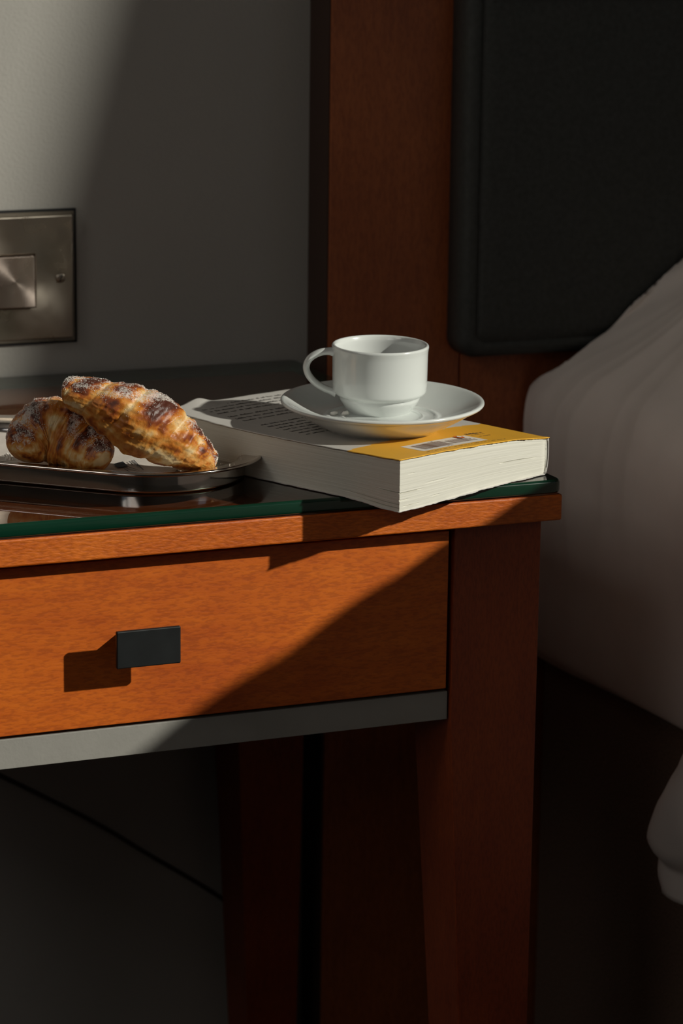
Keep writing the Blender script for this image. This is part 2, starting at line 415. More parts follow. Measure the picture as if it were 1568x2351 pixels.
# glass sheet on the table
def glass_top():
    bm = bmesh.new()
    x0, x1, y0, y1, r = XT0 + 0.002, 0.0005, 0.0002, YW - 0.002, 0.006
    pl = []
    for cx, cy, a0 in ((x1 - r, y0 + r, -90), (x1 - r, y1 - r, 0), (x0 + r, y1 - r, 90), (x0 + r, y0 + r, 180)):
        for k in range(7):
            a = math.radians(a0 + 15 * k); pl.append((cx, cy, math.cos(a), math.sin(a)))
    prof = [(0.0014, -0.0075), (0.0004, -0.0070), (0.0, -0.0058), (0.0, -0.0016), (0.0005, -0.0006), (0.0016, 0.0)]
    V = [[bm.verts.new((cx + (r - d) * c, cy + (r - d) * s, z)) for cx, cy, c, s in pl] for d, z in prof]
    n = len(pl)
    for i in range(len(V) - 1):
        for j in range(n):
            bm.faces.new((V[i][j], V[i][(j+1) % n], V[i+1][(j+1) % n], V[i+1][j])).material_index = 2
    bm.faces.new(V[0][::-1]).material_index = 1
    bm.faces.new(V[-1]).material_index = 0
    o = obj('glass_sheet', bm, [M_glass, M_glassb, M_glassedge], bevel=0.0)
    for p in o.data.polygons: p.use_smooth = p.material_index == 2
    tag(o, 'clear glass sheet with green edges covering the bedside table top', 'glass top')
glass_top()

# ------------------------------------------------------------------ paperback
ang = math.radians(24.6)
E1 = Vector((math.cos(ang), math.sin(ang), 0)); E2 = Vector((-math.sin(ang), math.cos(ang), 0))
BA = Vector((-0.1125, -0.0365, 0)); L1, L2 = 0.1215, 0.176
bk = empty('paperback_book', (-0.09, 0.06, 0.0), 'thick worn paperback with yellow and white back cover, under the saucer', 'book')
def ztop(a, b):
    u, v = a / L1, b / L2
    zs = (0.0258, 0.0256, 0.0252, 0.0244, 0.0230, 0.0202)
    k = max(0.0, min(4.999, u * 5)); q = int(k); f = k - q
    z = zs[q] * (1 - f) + zs[q + 1] * f
    return z + 0.0018 * sm(0.6, 1.0, v) + 0.0030 * v * u ** 4 - 0.0009 * math.sin(PI * v) * (1 - u)
def zbot(a, b):
    y = (BA + E1 * a + E2 * b).y           # the corner droops over the table edge
    return -0.0020 * sm(0.0, -0.034, y)
def bp(a, b, z): return BA + E1 * a + E2 * b + Vector((0, 0, z))
def page_block():
    rnd = random.Random(4)
    # perimeter of the block in (a, b), inset from the covers
    per = []
    ins = 0.0006
    a0, a1, b0, b1 = ins, L1 - 0.0006, ins, L2 - ins
    na, nb = 110, 120
    per += [(a0 + (a1 - a0) * i / na, b0, 0, -1) for i in range(na)]
    per += [(a1, b0 + (b1 - b0) * i / 40, 1, 0) for i in range(40)]
    per += [(a1 - (a1 - a0) * i / 40, b1, 0, 1) for i in range(40)]
    per += [(a0, b1 - (b1 - b0) * i / nb, -1, 0) for i in range(nb)]
    NL = 84
    off = [rnd.gauss(0, 0.000035) for _ in range(NL + 1)]
    gaps = [(30, 'b', 0.0, 0.16, 0.0011), (31, 'f', 0.0, 0.10, 0.0009), (18, 'b', 0.0, 0.07, 0.0007), (11, 'f', 0.0, 0.25, 0.0008),
            (43, 'b', 0.66, 0.93, 0.0011), (13, 'b', 0.20, 0.27, 0.0006), (7, 'b', 0.02, 0.14, 0.0007), (5, 'f', 0.0, 0.18, 0.0009), (38, 'b', 0.16, 0.34, 0.0004), (60, 'b', 0.05, 0.11, 0.0004)]
    rows = []
    for k in range(NL + 1):
        w = k / NL; row = []
        for a, b, nx, ny in per:
            zb_ = zbot(a, b) + 0.0008; z = zb_ + (ztop(a, b) - 0.0006 - zb_) * w
            d = off[k] + 0.00004 * nz(a * 60, b * 60, k * 0.35) + 0.0004 * nz(a * 14 + 3, b * 14, w * 2)
            side = 'b' if ny < 0 else ('f' if nx < 0 else '')
            q = (a / L1) if side == 'b' else (b / L2)
            for kk, sd, q0, q1, dep in gaps:
                # the gaps open obliquely along the leaves
                if sd == side and k == kk and q0 <= q <= q1:
                    d -= dep * min(1, (q1 - q) / (q1 - q0) * 2.5) * (min(1, (q - q0) / 0.04 + (1 if q0 == 0 else 0)))
            if nx > 0 or (side == 'b' and q > 0.98): d -= 0.0016 * (1 - w) ** 4 * (1 if nx > 0 else 0)
            if side == 'b' and q > 0.96: d -= 0.0010 * ((q - 0.96) / 0.04)
            row.append(bp(a + nx * d, b + ny * d, z))
        rows.append(row)
    bm = bmesh.new(); grid(bm, rows, closed_v=True)
    # top and bottom lids
    for w in (0, 1):
        A = 24; Bn = 24
        P = [[bp(a0 + (a1 - a0) * i / A, b0 + (b1 - b0) * j / Bn, 0.0008 + zbot(a0 + (a1 - a0) * i / A, b0 + (b1 - b0) * j / Bn) if w == 0 else ztop(a0 + (a1 - a0) * i / A, b0 + (b1 - b0) * j / Bn) - 0.0006) for j in range(Bn + 1)] for i in range(A + 1)]
        grid(bm, P)
    o = rel(obj('page_block', bm, M_page), bk)
    for p in o.data.polygons: p.use_smooth = True
    o.data.set_sharp_from_angle(angle=math.radians(50)); o['label'] = 'cream deckled pages'
page_block()
BY = 0.0370       # the yellow band reaches this far up the cover
def edge_jag(b_or_a, k): return 0.0009 * nz(b_or_a * 130, k * 3.7) + 0.0006 * nz(b_or_a * 480, k)
def cover(name, top):
    bm = bmesh.new(); A, B = 90, 120
    rows = []
    for i in range(A + 1):
        row = []
        for j in range(B + 1):
            a = (L1 if top else L1 - 0.003) * i / A; b = L2 * j / B
            if i == 0: a += edge_jag(b, 1) - 0.0003
            if j == 0: b += edge_jag(a, 2) - 0.0002
            if j == B: b += edge_jag(a, 5)
            z = ztop(a, b) if top else zbot(a, b) + 0.0004
            if top:     # curled lip at the far left corner and dog-eared spine corner
                z += 0.0030 * sm(0.90, 1.0, j / B) * math.exp(-((i / A - 0.22) / 0.07) ** 2)
                z += 0.0004 * sm(0.965, 1.0, i / A) * sm(0.03, 0.0, j / B)
            row.append(bp(a, b, z))
        rows.append(row)
    V = grid(bm, rows)
    if top:
        for f in bm.faces:
            c = f.calc_center_median() - BA
            f.material_index = 1 if c.dot(E2) < BY + 0.09 * c.dot(E1) else 0
    o = obj(name, bm, [M_coverw, M_covery], smooth=True)
    s = o.modifiers.new('thick', 'SOLIDIFY'); s.thickness = 0.0004; s.offset = 0 if top else 1
    return rel(o, bk)
cover('back_cover', True)['label'] = 'back cover, white with a yellow lower band'
cover('front_cover', False)
# spine: rounded strip
rows = []
for i in range(13):
    w = i / 12
    rows.append([bp(L1 - 0.0003 + 0.0004 * math.sin(PI * w) ** 0.6 - 0.0017 * (1 - w) ** 4, b, 0.0006 + (ztop(L1, b) - 0.0006) * w) for b in [L2 * j / 30 for j in range(31)]])
bm = bmesh.new(); grid(bm, rows)
o = obj('spine', bm, M_coverw, smooth=True); s = o.modifiers.new('thick', 'SOLIDIFY'); s.thickness = 0.0005; s.offset = -1; rel(o, bk)

# print on the back cover: thin quads hugging the cover
def quad_on_cover(bm, a0, a1, b0, b1, lift, slant=0.0, mi=0):
    n = max(1, int((a1 - a0) / 0.004))
    prev = None
    for i in range(n + 1):
        a = a0 + (a1 - a0) * i / n
        v0 = bm.verts.new(bp(a, b0, ztop(a, b0) + lift)); v1 = bm.verts.new(bp(a + slant, b1, ztop(a, b1) + lift))
        if prev: bm.faces.new((prev[0], v0, v1, prev[1])).material_index = mi
        prev = (v0, v1)
LF = 0.00028
def cov(px, py, z=0.0275):
    p = hit(px, py, 2, z) - BA
    return p.dot(E1), p.dot(E2)
rnd = random.Random(11)
bm = bmesh.new()
def glyphs(a, a1, b, h, gap=0.0011, fill=0.72):
    """a line of print too small to read: word-like runs of short strokes"""
    while a < a1:
        wl = rnd.choice((2, 3, 4, 5, 6, 7, 8, 9)) * h * 0.52
        e = min(a + wl, a1)
        while a < e:
            st = h * rnd.uniform(0.25, 0.5)
            hh = h * rnd.choice((0.62, 0.62, 0.7, 1.0))
            quad_on_cover(bm, a, min(a + st, e), b, b + hh, LF)
            a += st + h * 0.14
        a += gap
for b_start, nl in ((0.1650, 4), (0.1390, 3), (0.1144, 7)):
    for k in range(nl):
        glyphs(0.016, 0.098 - rnd.uniform(0, 0.006) - (0.03 if k == nl - 1 else 0), b_start - k * 0.0056, 0.0021)
glyphs(0.055, 0.070, 0.1390 - 3 * 0.0056, 0.0021)
rel(obj('blurb_print', bm, M_text), bk)
# barcode block
a0_, a1_, b0_, b1_ = 0.0265, 0.0785, 0.0072, 0.0238
bm = bmesh.new(); quad_on_cover(bm, a0_, a1_, b0_, b1_, LF)
lab = rel(obj('barcode_panel', bm, M_label), bk)
bm = bmesh.new()
a = a0_ + 0.0045
while a < a0_ + 0.0265:
    w = rnd.choice((0.0003, 0.0003, 0.0006, 0.0009)); quad_on_cover(bm, a, a + w, b0_ + 0.0022, b1_ - 0.0035, LF * 1.9); a += w + rnd.choice((0.0003, 0.00045, 0.0006))
a = a0_ + 0.0295
while a < a0_ + 0.0450:
    w = rnd.choice((0.0003, 0.0006)); quad_on_cover(bm, a, a + w, b0_ + 0.0035, b1_ - 0.0050, LF * 1.9); a += w + rnd.choice((0.0005, 0.0007))
o = obj('bars', bm, M_barink, lab)
bm = bmesh.new()
glyphs(a0_ + 0.003, a0_ + 0.026, b1_ - 0.0024, 0.0012, 0.0005)
glyphs(a0_ + 0.004, a0_ + 0.026, b0_ + 0.0007, 0.0010, 0.0006)
glyphs(a0_ + 0.0468, a0_ + 0.0512, b0_ + 0.0035, 0.0030, 0.0005)
glyphs(a0_ + 0.0468, a0_ + 0.0512, b0_ + 0.0080, 0.0020, 0.0005)
o = obj('digits', bm, M_text, lab)
# orange oval emblem with a pale figure in it
def disc(bm, ca, cb, ra, rb, lift, n=32, f=None):
    c = bm.verts.new(bp(ca, cb, ztop(ca, cb) + lift)); ring = []
    for k in range(n):
        t = 2 * PI * k / n; s = f(t) if f else 1
        a, b = ca + ra * s * math.cos(t), cb + rb * s * math.sin(t)
        ring.append(bm.verts.new(bp(a, b, ztop(a, b) + lift)))
    for k in range(n): bm.faces.new((c, ring[k], ring[(k+1) % n]))
bm = bmesh.new(); disc(bm, a0_ + 0.0440, b1_ - 0.0030, 0.0026, 0.0034, LF * 2.4)
em = obj('emblem', bm, M_orange, lab); em['label'] = 'small orange oval emblem'
bm = bmesh.new(); disc(bm, a0_ + 0.0440, b1_ - 0.0030, 0.0012, 0.0020, LF * 3.2, f=lambda t: 1 + 0.25 * math.sin(2 * t + 0.6))
o = obj('emblem_figure', bm, M_label, lab)
bm = bmesh.new()
glyphs(0.0815, 0.0945, 0.0245, 0.0024, 0.0003)
glyphs(0.0825, 0.0935, 0.0218, 0.0010, 0.0006)
glyphs(0.0835, 0.0925, 0.0170, 0.0013, 0.0006)
glyphs(0.0260, 0.0460, 0.0045, 0.0009, 0.0012)
glyphs(0.0480, 0.0900, 0.0045, 0.0009, 0.0012)
rel(obj('cover_small_print', bm, M_text), bk)

# ------------------------------------------------------------------ saucer, cup, coffee
NRM = Vector((-0.008, -0.028, 0.9993)).normalized()
SC = hit(878, 917, 2, 0.0411)
SM = NRM.to_track_quat('Z', 'Y').to_matrix().to_4x4()
def place(o, base):
    m = SM.copy(); m.translation = base; o.matrix_world = m
RS = 0.0553; HS = 0.0150
prof = [(0.0, 0.0034), (0.0265, 0.0034), (0.0275, 0.0002), (0.0300, 0.0), (0.0318, 0.0012), (0.0370, 0.0038), (0.0450, 0.0082), (0.0512, 0.0120),
        (0.0540, 0.0134), (0.0553, 0.0142), (0.0557, 0.0150), (0.0553, 0.0158), (0.0542, 0.0161), (0.0528, 0.0157), (0.0500, 0.0142), (0.0440, 0.0110),
        (0.0380, 0.0084), (0.0335, 0.0071), (0.0318, 0.0070), (0.0305, 0.0074), (0.0293, 0.0074), (0.0280, 0.0068), (0.0262, 0.0066), (0.0235, 0.0068), (0.0222, 0.0072), (0.0212, 0.0070), (0.0200, 0.0064), (0.0, 0.0064)]
pp = [(p[0] * 0.988, p[1]) for p in spline(prof[1:-1], 130)]
bm = bmesh.new(); lathe(bm, [(0.0, prof[0][1])] + pp + [(0.0, prof[-1][1])], 144)
sc = obj('saucer', bm, M_chinaw, smooth=True)
SBASE = SC - NRM * 0.0158
place(sc, SBASE)
tag(sc, 'white porcelain saucer on the paperback, under the espresso cup', 'saucer')

cup = empty('espresso_cup', (0, 0, 0), 'small white porcelain espresso cup standing on the saucer', 'cup')
CB = hit(870.5, 944, 2, (SBASE + NRM * 0.0064).z)
cup.matrix_world = SM.copy() @ Matrix.Identity(4); mm = SM.copy() @ Matrix.Scale(1.015, 4); mm.translation = CB; cup.matrix_world = mm
prof = [(0.0, 0.0016), (0.0140, 0.0016), (0.0150, 0.0), (0.0164, 0.0), (0.0172, 0.0008), (0.0196, 0.0040), (0.0213, 0.0068), (0.0217, 0.0083), (0.0219, 0.0090),
        (0.0226, 0.0094), (0.0240, 0.0102), (0.0249, 0.0114), (0.0252, 0.0132), (0.0254, 0.0170), (0.0255, 0.0250), (0.0256, 0.0320), (0.02585, 0.0345), (0.0260, 0.0357), (0.0257, 0.0365),
        (0.0250, 0.0368), (0.0242, 0.0364), (0.0236, 0.0352), (0.0232, 0.0330), (0.0230, 0.0250), (0.0228, 0.0150), (0.0216, 0.0108), (0.0180, 0.0072), (0.0100, 0.0052), (0.0, 0.0050)]
pp = [(p[0], p[1]) for p in spline(prof[1:-1], 150)]
bm = bmesh.new(); lathe(bm, [(0.0, prof[0][1])] + pp + [(0.0, prof[-1][1])], 144)
o = obj('cup_body', bm, M_chinaw, cup, smooth=True)
# handle: loop in the vertical plane pointing to the left of the camera
hd = (SM.inverted().to_3x3() @ Vector((-0.935, 0.355, 0.0))); hd.z = 0; hd.normalize(); hs = Vector((-hd.y, hd.x, 0))
hpts = [(0.0238, 0.0322), (0.0275, 0.0326), (0.0325, 0.0318), (0.0372, 0.0290), (0.0394, 0.0248), (0.0386, 0.0205), (0.0352, 0.0160), (0.0305, 0.0128), (0.0262, 0.0110), (0.0236, 0.0104)]
path = spline(hpts, 64)
rows = []
for i, (r, z) in enumerate(path):
    p = hd * r + Vector((0, 0, z))
    a = path[max(0, i-1)]; b = path[min(len(path)-1, i+1)]
    t = (hd * (b[0]-a[0]) + Vector((0, 0, b[1]-a[1]))).normalized(); n = t.cross(hs).normalized()
    u = i / (len(path)-1)
    flare = 1 + 0.35 * sm(0.16, 0.0, u) + 0.45 * sm(0.86, 1.0, u)
    th, wd = 0.00185 * flare, 0.0036 * flare
    row = []
    for k in range(24):
        q = 2 * PI * k / 24
        c, s_ = math.cos(q), math.sin(q)
        row.append(p + n * th * c + hs * wd * s_)
    rows.append(row)
bm = bmesh.new(); grid(bm, rows, closed_v=True, cap=True)
obj('handle', bm, M_chinaw, cup, smooth=True)
bm = bmesh.new(); lathe(bm, [(0.0, 0.0268), (0.0215, 0.0268), (0.0229, 0.0270), (0.0229, 0.0262), (0.0, 0.0262)], 96)
cf = obj('coffee', bm, M_coffee, smooth=True); cf.matrix_world = mm
tag(cf, 'dark coffee inside the white espresso cup', 'coffee')
# two white crumbs in the saucer
def lump(name, loc, r, m, seed, sub=3, label=None, cat=None, group=None, sc=(1, 1, 1)):
    bm = bmesh.new(); bmesh.ops.create_icosphere(bm, subdivisions=sub, radius=r)
    for v in bm.verts:
        d = 1 + 0.35 * nz(v.co.x / r + seed, v.co.y / r, v.co.z / r) + 0.15 * nz(v.co.x / r * 3, v.co.y / r * 3 + seed, v.co.z / r * 3)
        v.co = Vector((v.co.x * sc[0], v.co.y * sc[1], v.co.z * sc[2])) * d
    o = obj(name, bm, m, smooth=True); o.location = loc
    if label: tag(o, label, cat, group)
    return o
for (px, py, sd, lb_) in ((767, 949, 1, 'left white sugar crumb in the saucer, farther from the cup'), (793, 949, 5, 'right white sugar crumb in the saucer, touching the cup side')):
    p = hit(px, py, 2, (SBASE + NRM * 0.0066).z); zf = SBASE.z + 0.0066 - (NRM.x * (p.x - SBASE.x) + NRM.y * (p.y - SBASE.y)) / NRM.z
    p = hit(px, py, 2, zf + 0.0008); lump('sugar_crumb', (p.x, p.y, zf + 0.0009), 0.0014, M_sugar, sd, 3, lb_, 'crumb', 'sugar crumbs in the saucer', (1.6, 0.9, 0.8))

# ------------------------------------------------------------------ steel tray
TC = Vector((-0.2040, 0.0872)); TU = Vector((0.74, -0.67)).normalized(); TV = Vector((0.67, 0.74)).normalized(); TR = 0.0602; TL = 0.100
def stadium(d, n=48):
    pts = []
    for k in range(n + 1):
        a = -PI / 2 + PI * k / n; pts.append(TC + TU * ((TR - d) * math.cos(a)) + TV * ((TR - d) * math.sin(a)))
    c2 = TC - TU * TL
    for k in range(n + 1):
        a = PI / 2 + PI * k / n; pts.append(c2 + TU * ((TR - d) * math.cos(a)) + TV * ((TR - d) * math.sin(a)))
    return pts
TF = 0.0058
tprof = [(0.0130, 0.0002), (0.0110, 0.0003), (0.0101, 0.0010), (0.0100, 0.0022), (0.0101, 0.0050), (0.0103, 0.0078), (0.0104, 0.0096), (0.0090, 0.0109), (0.0040, 0.0112), (0.0008, 0.0112), (0.0000, 0.0116), (-0.0002, 0.0123),
         (0.0002, 0.0130), (0.0010, 0.0131), (0.0030, 0.0125), (0.0070, 0.0120), (0.0105, 0.0117), (0.0128, 0.0108), (0.0145, 0.0085), (0.0155, TF + 0.0006), (0.0175, TF)]
bm = bmesh.new()
V = [[bm.verts.new((p.x, p.y, z)) for p in stadium(d)] for d, z in [(q[0], q[1]) for q in spline(tprof, 90)]]
n = len(V[0])
for i in range(len(V) - 1):
    for j in range(n): bm.faces.new((V[i][j], V[i][(j+1) % n], V[i+1][(j+1) % n], V[i+1][j]))
bm.faces.new(V[0][::-1]); bm.faces.new(V[-1])
tr = obj('serving_tray', bm, M_tray, smooth=True)
for p in tr.data.polygons:
    if len(p.vertices) > 8: p.use_smooth = False
tag(tr, 'polished steel oval tray holding two croissants', 'tray')

# paper liner in the tray
TP = Matrix.Rotation(0, 4, 'Z')
def tp(u, v, z): q = TC + TU * u + TV * v; return Vector((q.x, q.y, z))
rows = []
for i in range(61):
    u = -0.130 + 0.150 * i / 60; row = []
    for j in range(31):
        v = -0.0400 + 0.0800 * j / 30
        lift = 0.0005 * fbm(u * 40, v * 40, 2)
        row.append(tp(u, v, TF + 0.0010 + max(-0.0004, lift)))
    rows.append(row)
bm = bmesh.new(); grid(bm, rows)
o = obj('paper_napkin', bm, M_paper, smooth=True); s = o.modifiers.new('thick', 'SOLIDIFY'); s.thickness = 0.0003; s.offset = -1
tag(o, 'white printed paper napkin lying in the steel tray under the croissants', 'napkin')
nap = o
bm = bmesh.new()
def npoly(pts):
    vs = []
    for px, py in pts:
        p = hit(px, py, 2, TF + 0.0020); vs.append(bm.verts.new(p))
    bm.faces.new(vs)
npoly([(260, 1065), (282, 1059), (294, 1070), (269, 1073)])
for k, (x, y, x2, y2) in enumerate([(295, 1059, 304, 1067), (301, 1057, 316, 1070), (305, 1056, 328, 1079), (285, 1074, 300, 1079), (292, 1071, 318, 1080), (300, 1079, 336, 1086), (284, 1076, 296, 1083)]):
    npoly([(x, y), (x2, y2), (x2 + 2.6, y2 + 0.2), (x + 2.6, y - 0.3)])
obj('napkin_print', bm, M_ink, nap)

# ------------------------------------------------------------------ croissants
def croissant(name, ctrl, seed, label, bands, dusting, pale, sho):
    """ctrl: (x, y, z, r) along the roll; laminated shoulders, fine striations, one continuous crust"""
    NS, NT = 300, 180
    path = spline(ctrl, NS)
    rows = []; bake = []; dust = []
    cen = [Vector(p[:3]) for p in path]
    total = sum((cen[k+1] - cen[k]).length for k in range(NS))
    cap0, cap1 = ctrl[0][3] / total * 1.1, ctrl[-1][3] / total * 0.8
    tang = [(cen[min(NS, i+1)] - cen[max(0, i-1)]).normalized() for i in range(NS + 1)]
    for i in range(NS + 1):
        s = i / NS; t = tang[i]; r = path[i][3]
        side = t.cross(Vector((0, 0, 1))).normalized(); up = side.cross(t).normalized()
        cap = math.sqrt(max(0.0, 1 - (1 - min(s / cap0, 1)) ** 2)) * math.sqrt(max(0.0, 1 - (1 - min((1 - s) / cap1, 1)) ** 2))
        row = []
        for j in range(NT):
            th = 2 * PI * j / NT
            cu, cs = math.cos(th), math.sin(th)
            # slanted wrap lines
            w = s + 0.035 * cs + 0.030 * math.cos(th * 1.0 + seed) + 0.010 * nz(s * 6, math.cos(th) * 2, math.sin(th) * 2 + seed)
            prev, nxt = 0.0, 1.0; h = 0.0; idx = 0
            for q, bnd in enumerate(bands):
                if w >= bnd: prev = bnd; idx = q + 1
            nxt = bands[idx] if idx < len(bands) else 1.05
            f = (w - prev) / (nxt - prev)
            dirn = 1 if s > 0.5 else -1
            ff = f if s <= 0.5 else 1 - f
            shoulder = 0.085 * math.sin(PI * min(1, max(0, f))) ** 0.7 + 0.05 * (0.5 - abs(f - 0.45))
            X, Y_ = math.cos(th) * cap, math.sin(th) * cap
            stria = noise.ridged_multi_fractal(Vector((w * 26 + seed, X * 1.1, Y_ * 1.1)), 0.9, 2.1, 4, 1.0, 2.0) * 0.026
            lum = 0.07 * fbm(w * 5, X * 1.6 + seed, Y_ * 1.6) + 0.022 * fbm(w * 22, X * 6 + seed, Y_ * 6)
            wave = 0.030 * math.sin(w * 90 + 2.2 * nz(w * 7, X * 2, Y_ * 2 + seed)) * sm(-0.2, 0.5, nz(w * 4, X, Y_ * 1.5 + 7))
            rr = r * cap * (0.93 + shoulder * sho + 0.05 * (1 - sho) + (stria - 0.03) * (0.3 + 0.7 * cap) + lum * sho + wave * 0.8)
            flat = 0.92 if cu < 0 else 1.0
            row.append(cen[i] + side * rr * cs + up * rr * cu * flat)
            # how baked: dark on the proud upper shoulders, pale low on the flanks
            upn = (side * cs + up * cu).z
            b = 0.50 + 0.26 * sm(0.0, 0.8, upn) + 0.55 * (math.sin(PI * min(1, max(0, f))) ** 1.2 - 0.55) * sm(-0.2, 0.5, upn) + 0.42 * fbm(w * 9, X * 2.2 + seed, Y_ * 2.2) + 0.20 * fbm(w * 48, X * 2.5, Y_ * 2.5 + seed)
            b += bands_dark[name](s, th) if name in bands_dark else 0
            b -= pale * sm(0.15, 0.6, nz(w * 5 + 4, X * 1.4, Y_ * 1.4 + seed * 2) + 0.35 - abs(upn) * 0.6)
            b = b * (1 - sm(0.968, 0.988, s + 0.02 * nz(X * 3, Y_ * 3, seed))) + 0.06 * fbm(X * 5, Y_ * 5, seed)
            b -= 0.10 * sm(0.85, 1.0, f) + 0.12 * sm(0.12, 0.0, f)
            bake.append(max(0.0, min(1.0, b)))
            dust.append(max(0, upn + 0.20) * (0.75 + 0.7 * fbm(w * 8 + 3, X * 2, Y_ * 2 + seed)))
        rows.append(row)
    bm = bmesh.new(); V = grid(bm, rows, closed_v=True)
    bm.verts.ensure_lookup_table()
    bm.faces.new(V[0]); bm.faces.new(V[-1][::-1])
    pts = [(v.co.copy(), dust[k]) for k, v in enumerate(bm.verts)]
    o = obj(name, bm, crust_mat(name + '_crust', dusting, seed), smooth=True)
    for nm, data in (('bake', bake), ('dust', dust)):
        at = o.data.attributes.new(nm, 'FLOAT', 'POINT'); at.data.foreach_set('value', data)
    tag(o, label, 'croissant', 'croissants on the steel tray')
    # loose sugar grains sitting on top
    rnd = random.Random(seed * 7 + 1); bm = bmesh.new()
    mid = len(pts)
    k = 0; tries = 0
    while k < 2600 and tries < 60000:
        tries += 1
        idx = rnd.randrange(NT * 8, NT * (NS - 6)); p, d = pts[idx]
        if rnd.random() > max(0, d - 0.28) * 1.1: continue
        if nz(p.x * 260, p.y * 260, p.z * 260) < -0.05: continue
        i = idx // NT; n = (p - cen[i]).normalized(); g = rnd.uniform(0.00010, 0.00026)
        c = p + n * g * 0.5
        a = Vector((rnd.random() - .5, rnd.random() - .5, rnd.random() - .5)).normalized(); b = a.cross(n).normalized(); cc = a.cross(b)
        vs = [bm.verts.new(c + q * g * rnd.uniform(0.7, 1.3)) for q in (a, -a, b, -b, cc, -cc)]
        for f in ((0,2,4),(2,1,4),(1,3,4),(3,0,4),(2,0,5),(1,2,5),(3,1,5),(0,3,5)): bm.faces.new([vs[q] for q in f])
        k += 1
    g = obj('sugar_dusting', bm, M_sugar, o); tag(g, kind='stuff')
    return o
bands_dark = {}
def P(px, py, r, y=None, z=None):
    p = hit(px, py, 1, y) if y is not None else hit(px, py, 2, z)
    return (p.x, p.y, p.z, r)
# front croissant leaning with one end on the other
ctA = [P(143, 900, .0058, y=.0670), P(161, 902, .0086, y=.0650), P(205, 915, .0112, y=.061), P(255, 938, .0152, y=.057), P(312, 966, .0186, y=.053),
       P(362, 990, .0182, y=.051), P(408, 1018, .0150, y=.0505), P(446, 1042, .0110, y=.0505), P(478, 1061, .0074, y=.0505), P(493, 1068, .0062, y=.0500)]
crA = croissant('croissant', ctA, 3.0, 'front croissant with sugar dusting, propped on top of the other', [0.12, 0.26, 0.40, 0.60, 0.735, 0.86], 0.62, 0.62, 0.8)
ctB = [P(45, 1036, .0095, y=.0830), P(58, 1022, .0130, y=.0865), P(84, 1003, .0166, y=.0890), P(120, 993, .0192, y=.0875), P(165, 1008, .0178, y=.0815),
       P(200, 1030, .0146, y=.0740), P(222, 1046, .0116, y=.0670), P(236, 1056, .0092, y=.0625)]
crB = croissant('croissant', ctB, 8.0, 'rear croissant lying flat at the left, partly in shade under the other', [0.2, 0.45, 0.68, 0.86], 0.7, 0.30, 0.45)

# sugar and flakes fallen on the tray
rnd = random.Random(21); bm = bmesh.new()
def speck(x, y, z, g):
    q = bmesh.ops.create_icosphere(bm, subdivisions=1, radius=g)['verts']
    for v in q: v.co = Vector((v.co.x * rnd.uniform(.7, 1.4), v.co.y * rnd.uniform(.7, 1.4), v.co.z * 0.8)) + Vector((x, y, z))
for k in range(26):
    p = hit(rnd.gauss(19, 6), rnd.gauss(1052, 3.5), 2, TF + 0.0012); speck(p.x, p.y, TF + 0.0020, rnd.uniform(.0003, .0008))
for k in range(40):
    p = hit(rnd.uniform(450, 580), rnd.uniform(1035, 1078), 2, 0.0122); 
    q = Vector((p.x, p.y)) - TC
    if q.length < TR - 0.004: speck(p.x, p.y, (0.0122 if q.length > TR - 0.0125 else TF + 0.0004), rnd.uniform(.00012, .0003))
o = obj('sugar_crumbs', bm, M_sugar); tag(o, 'scatter of sugar grains and crumbs fallen on the steel tray', 'crumbs', kind='stuff')

# ------------------------------------------------------------------ light switch
sw = empty('light_switch', (-0.1918, YW, 0.062), 'brushed metal light switch plate on the grey wall', 'switch')
px0, px1, pz0, pz1 = -0.2370, -0.1510, 0.0208, 0.1048
boxobj('gasket', px0 - 0.0008, px1 + 0.0010, YW - 0.0016, YW - 0.0002, pz0 - 0.0010, pz1 + 0.0012, M_black, sw)
bm = bmesh.new()
def bevelplate(bm, x0, x1, z0, z1, yb, yf, ins, hole=None):
    A = [(x0, yb, z0), (x1, yb, z0), (x1, yb, z1), (x0, yb, z1)]
    Bq = [(x0 + ins, yf, z0 + ins), (x1 - ins, yf, z0 + ins), (x1 - ins, yf, z1 - ins), (x0 + ins, yf, z1 - ins)]
    VA = [bm.verts.new(p) for p in A]; VB = [bm.verts.new(p) for p in Bq]
    for j in range(4): bm.faces.new((VA[j], VA[(j+1) % 4], VB[(j+1) % 4], VB[j]))
    if hole:
        h0, h1, g0, g1, yd = hole
        VC = [bm.verts.new(p) for p in ((h0, yf, g0), (h1, yf, g0), (h1, yf, g1), (h0, yf, g1))]
        VD = [bm.verts.new(p) for p in ((h0, yd, g0), (h1, yd, g0), (h1, yd, g1), (h0, yd, g1))]
        for j in range(4):
            bm.faces.new((VB[j], VB[(j+1) % 4], VC[(j+1) % 4], VC[j])); bm.faces.new((VC[j], VC[(j+1) % 4], VD[(j+1) % 4], VD[j]))
        bm.faces.new(VD)
    else: bm.faces.new(VB)
    bm.faces.new(VA[::-1])
bevelplate(bm, px0, px1, pz0, pz1, YW - 0.0016, YW - 0.0058, 0.0030, (-0.2052, -0.1784, 0.0440, 0.0782, YW - 0.0025))
rel(obj('faceplate', bm, M_plate, bevel=0.0007, segs=3), sw)
bm = bmesh.new(); rows = []
for i in range(13):
    z = 0.0449 + (0.0773 - 0.0449) * i / 12; u = i / 12
    yf = YW - 0.0068 - 0.0022 * (1 - u) ** 1.5 - 0.0006 * u
    rows.append([(x, yf - 0.00035 * math.sin(PI * k / 8), z) for k, x in enumerate([-0.2043 + (0.2043 - 0.1794) * q / 8 for q in range(9)])])
V = grid(bm, rows)
back = [[bm.verts.new((v.co.x, YW - 0.003, v.co.z)) for v in row] for row in (V[0], V[-1])]
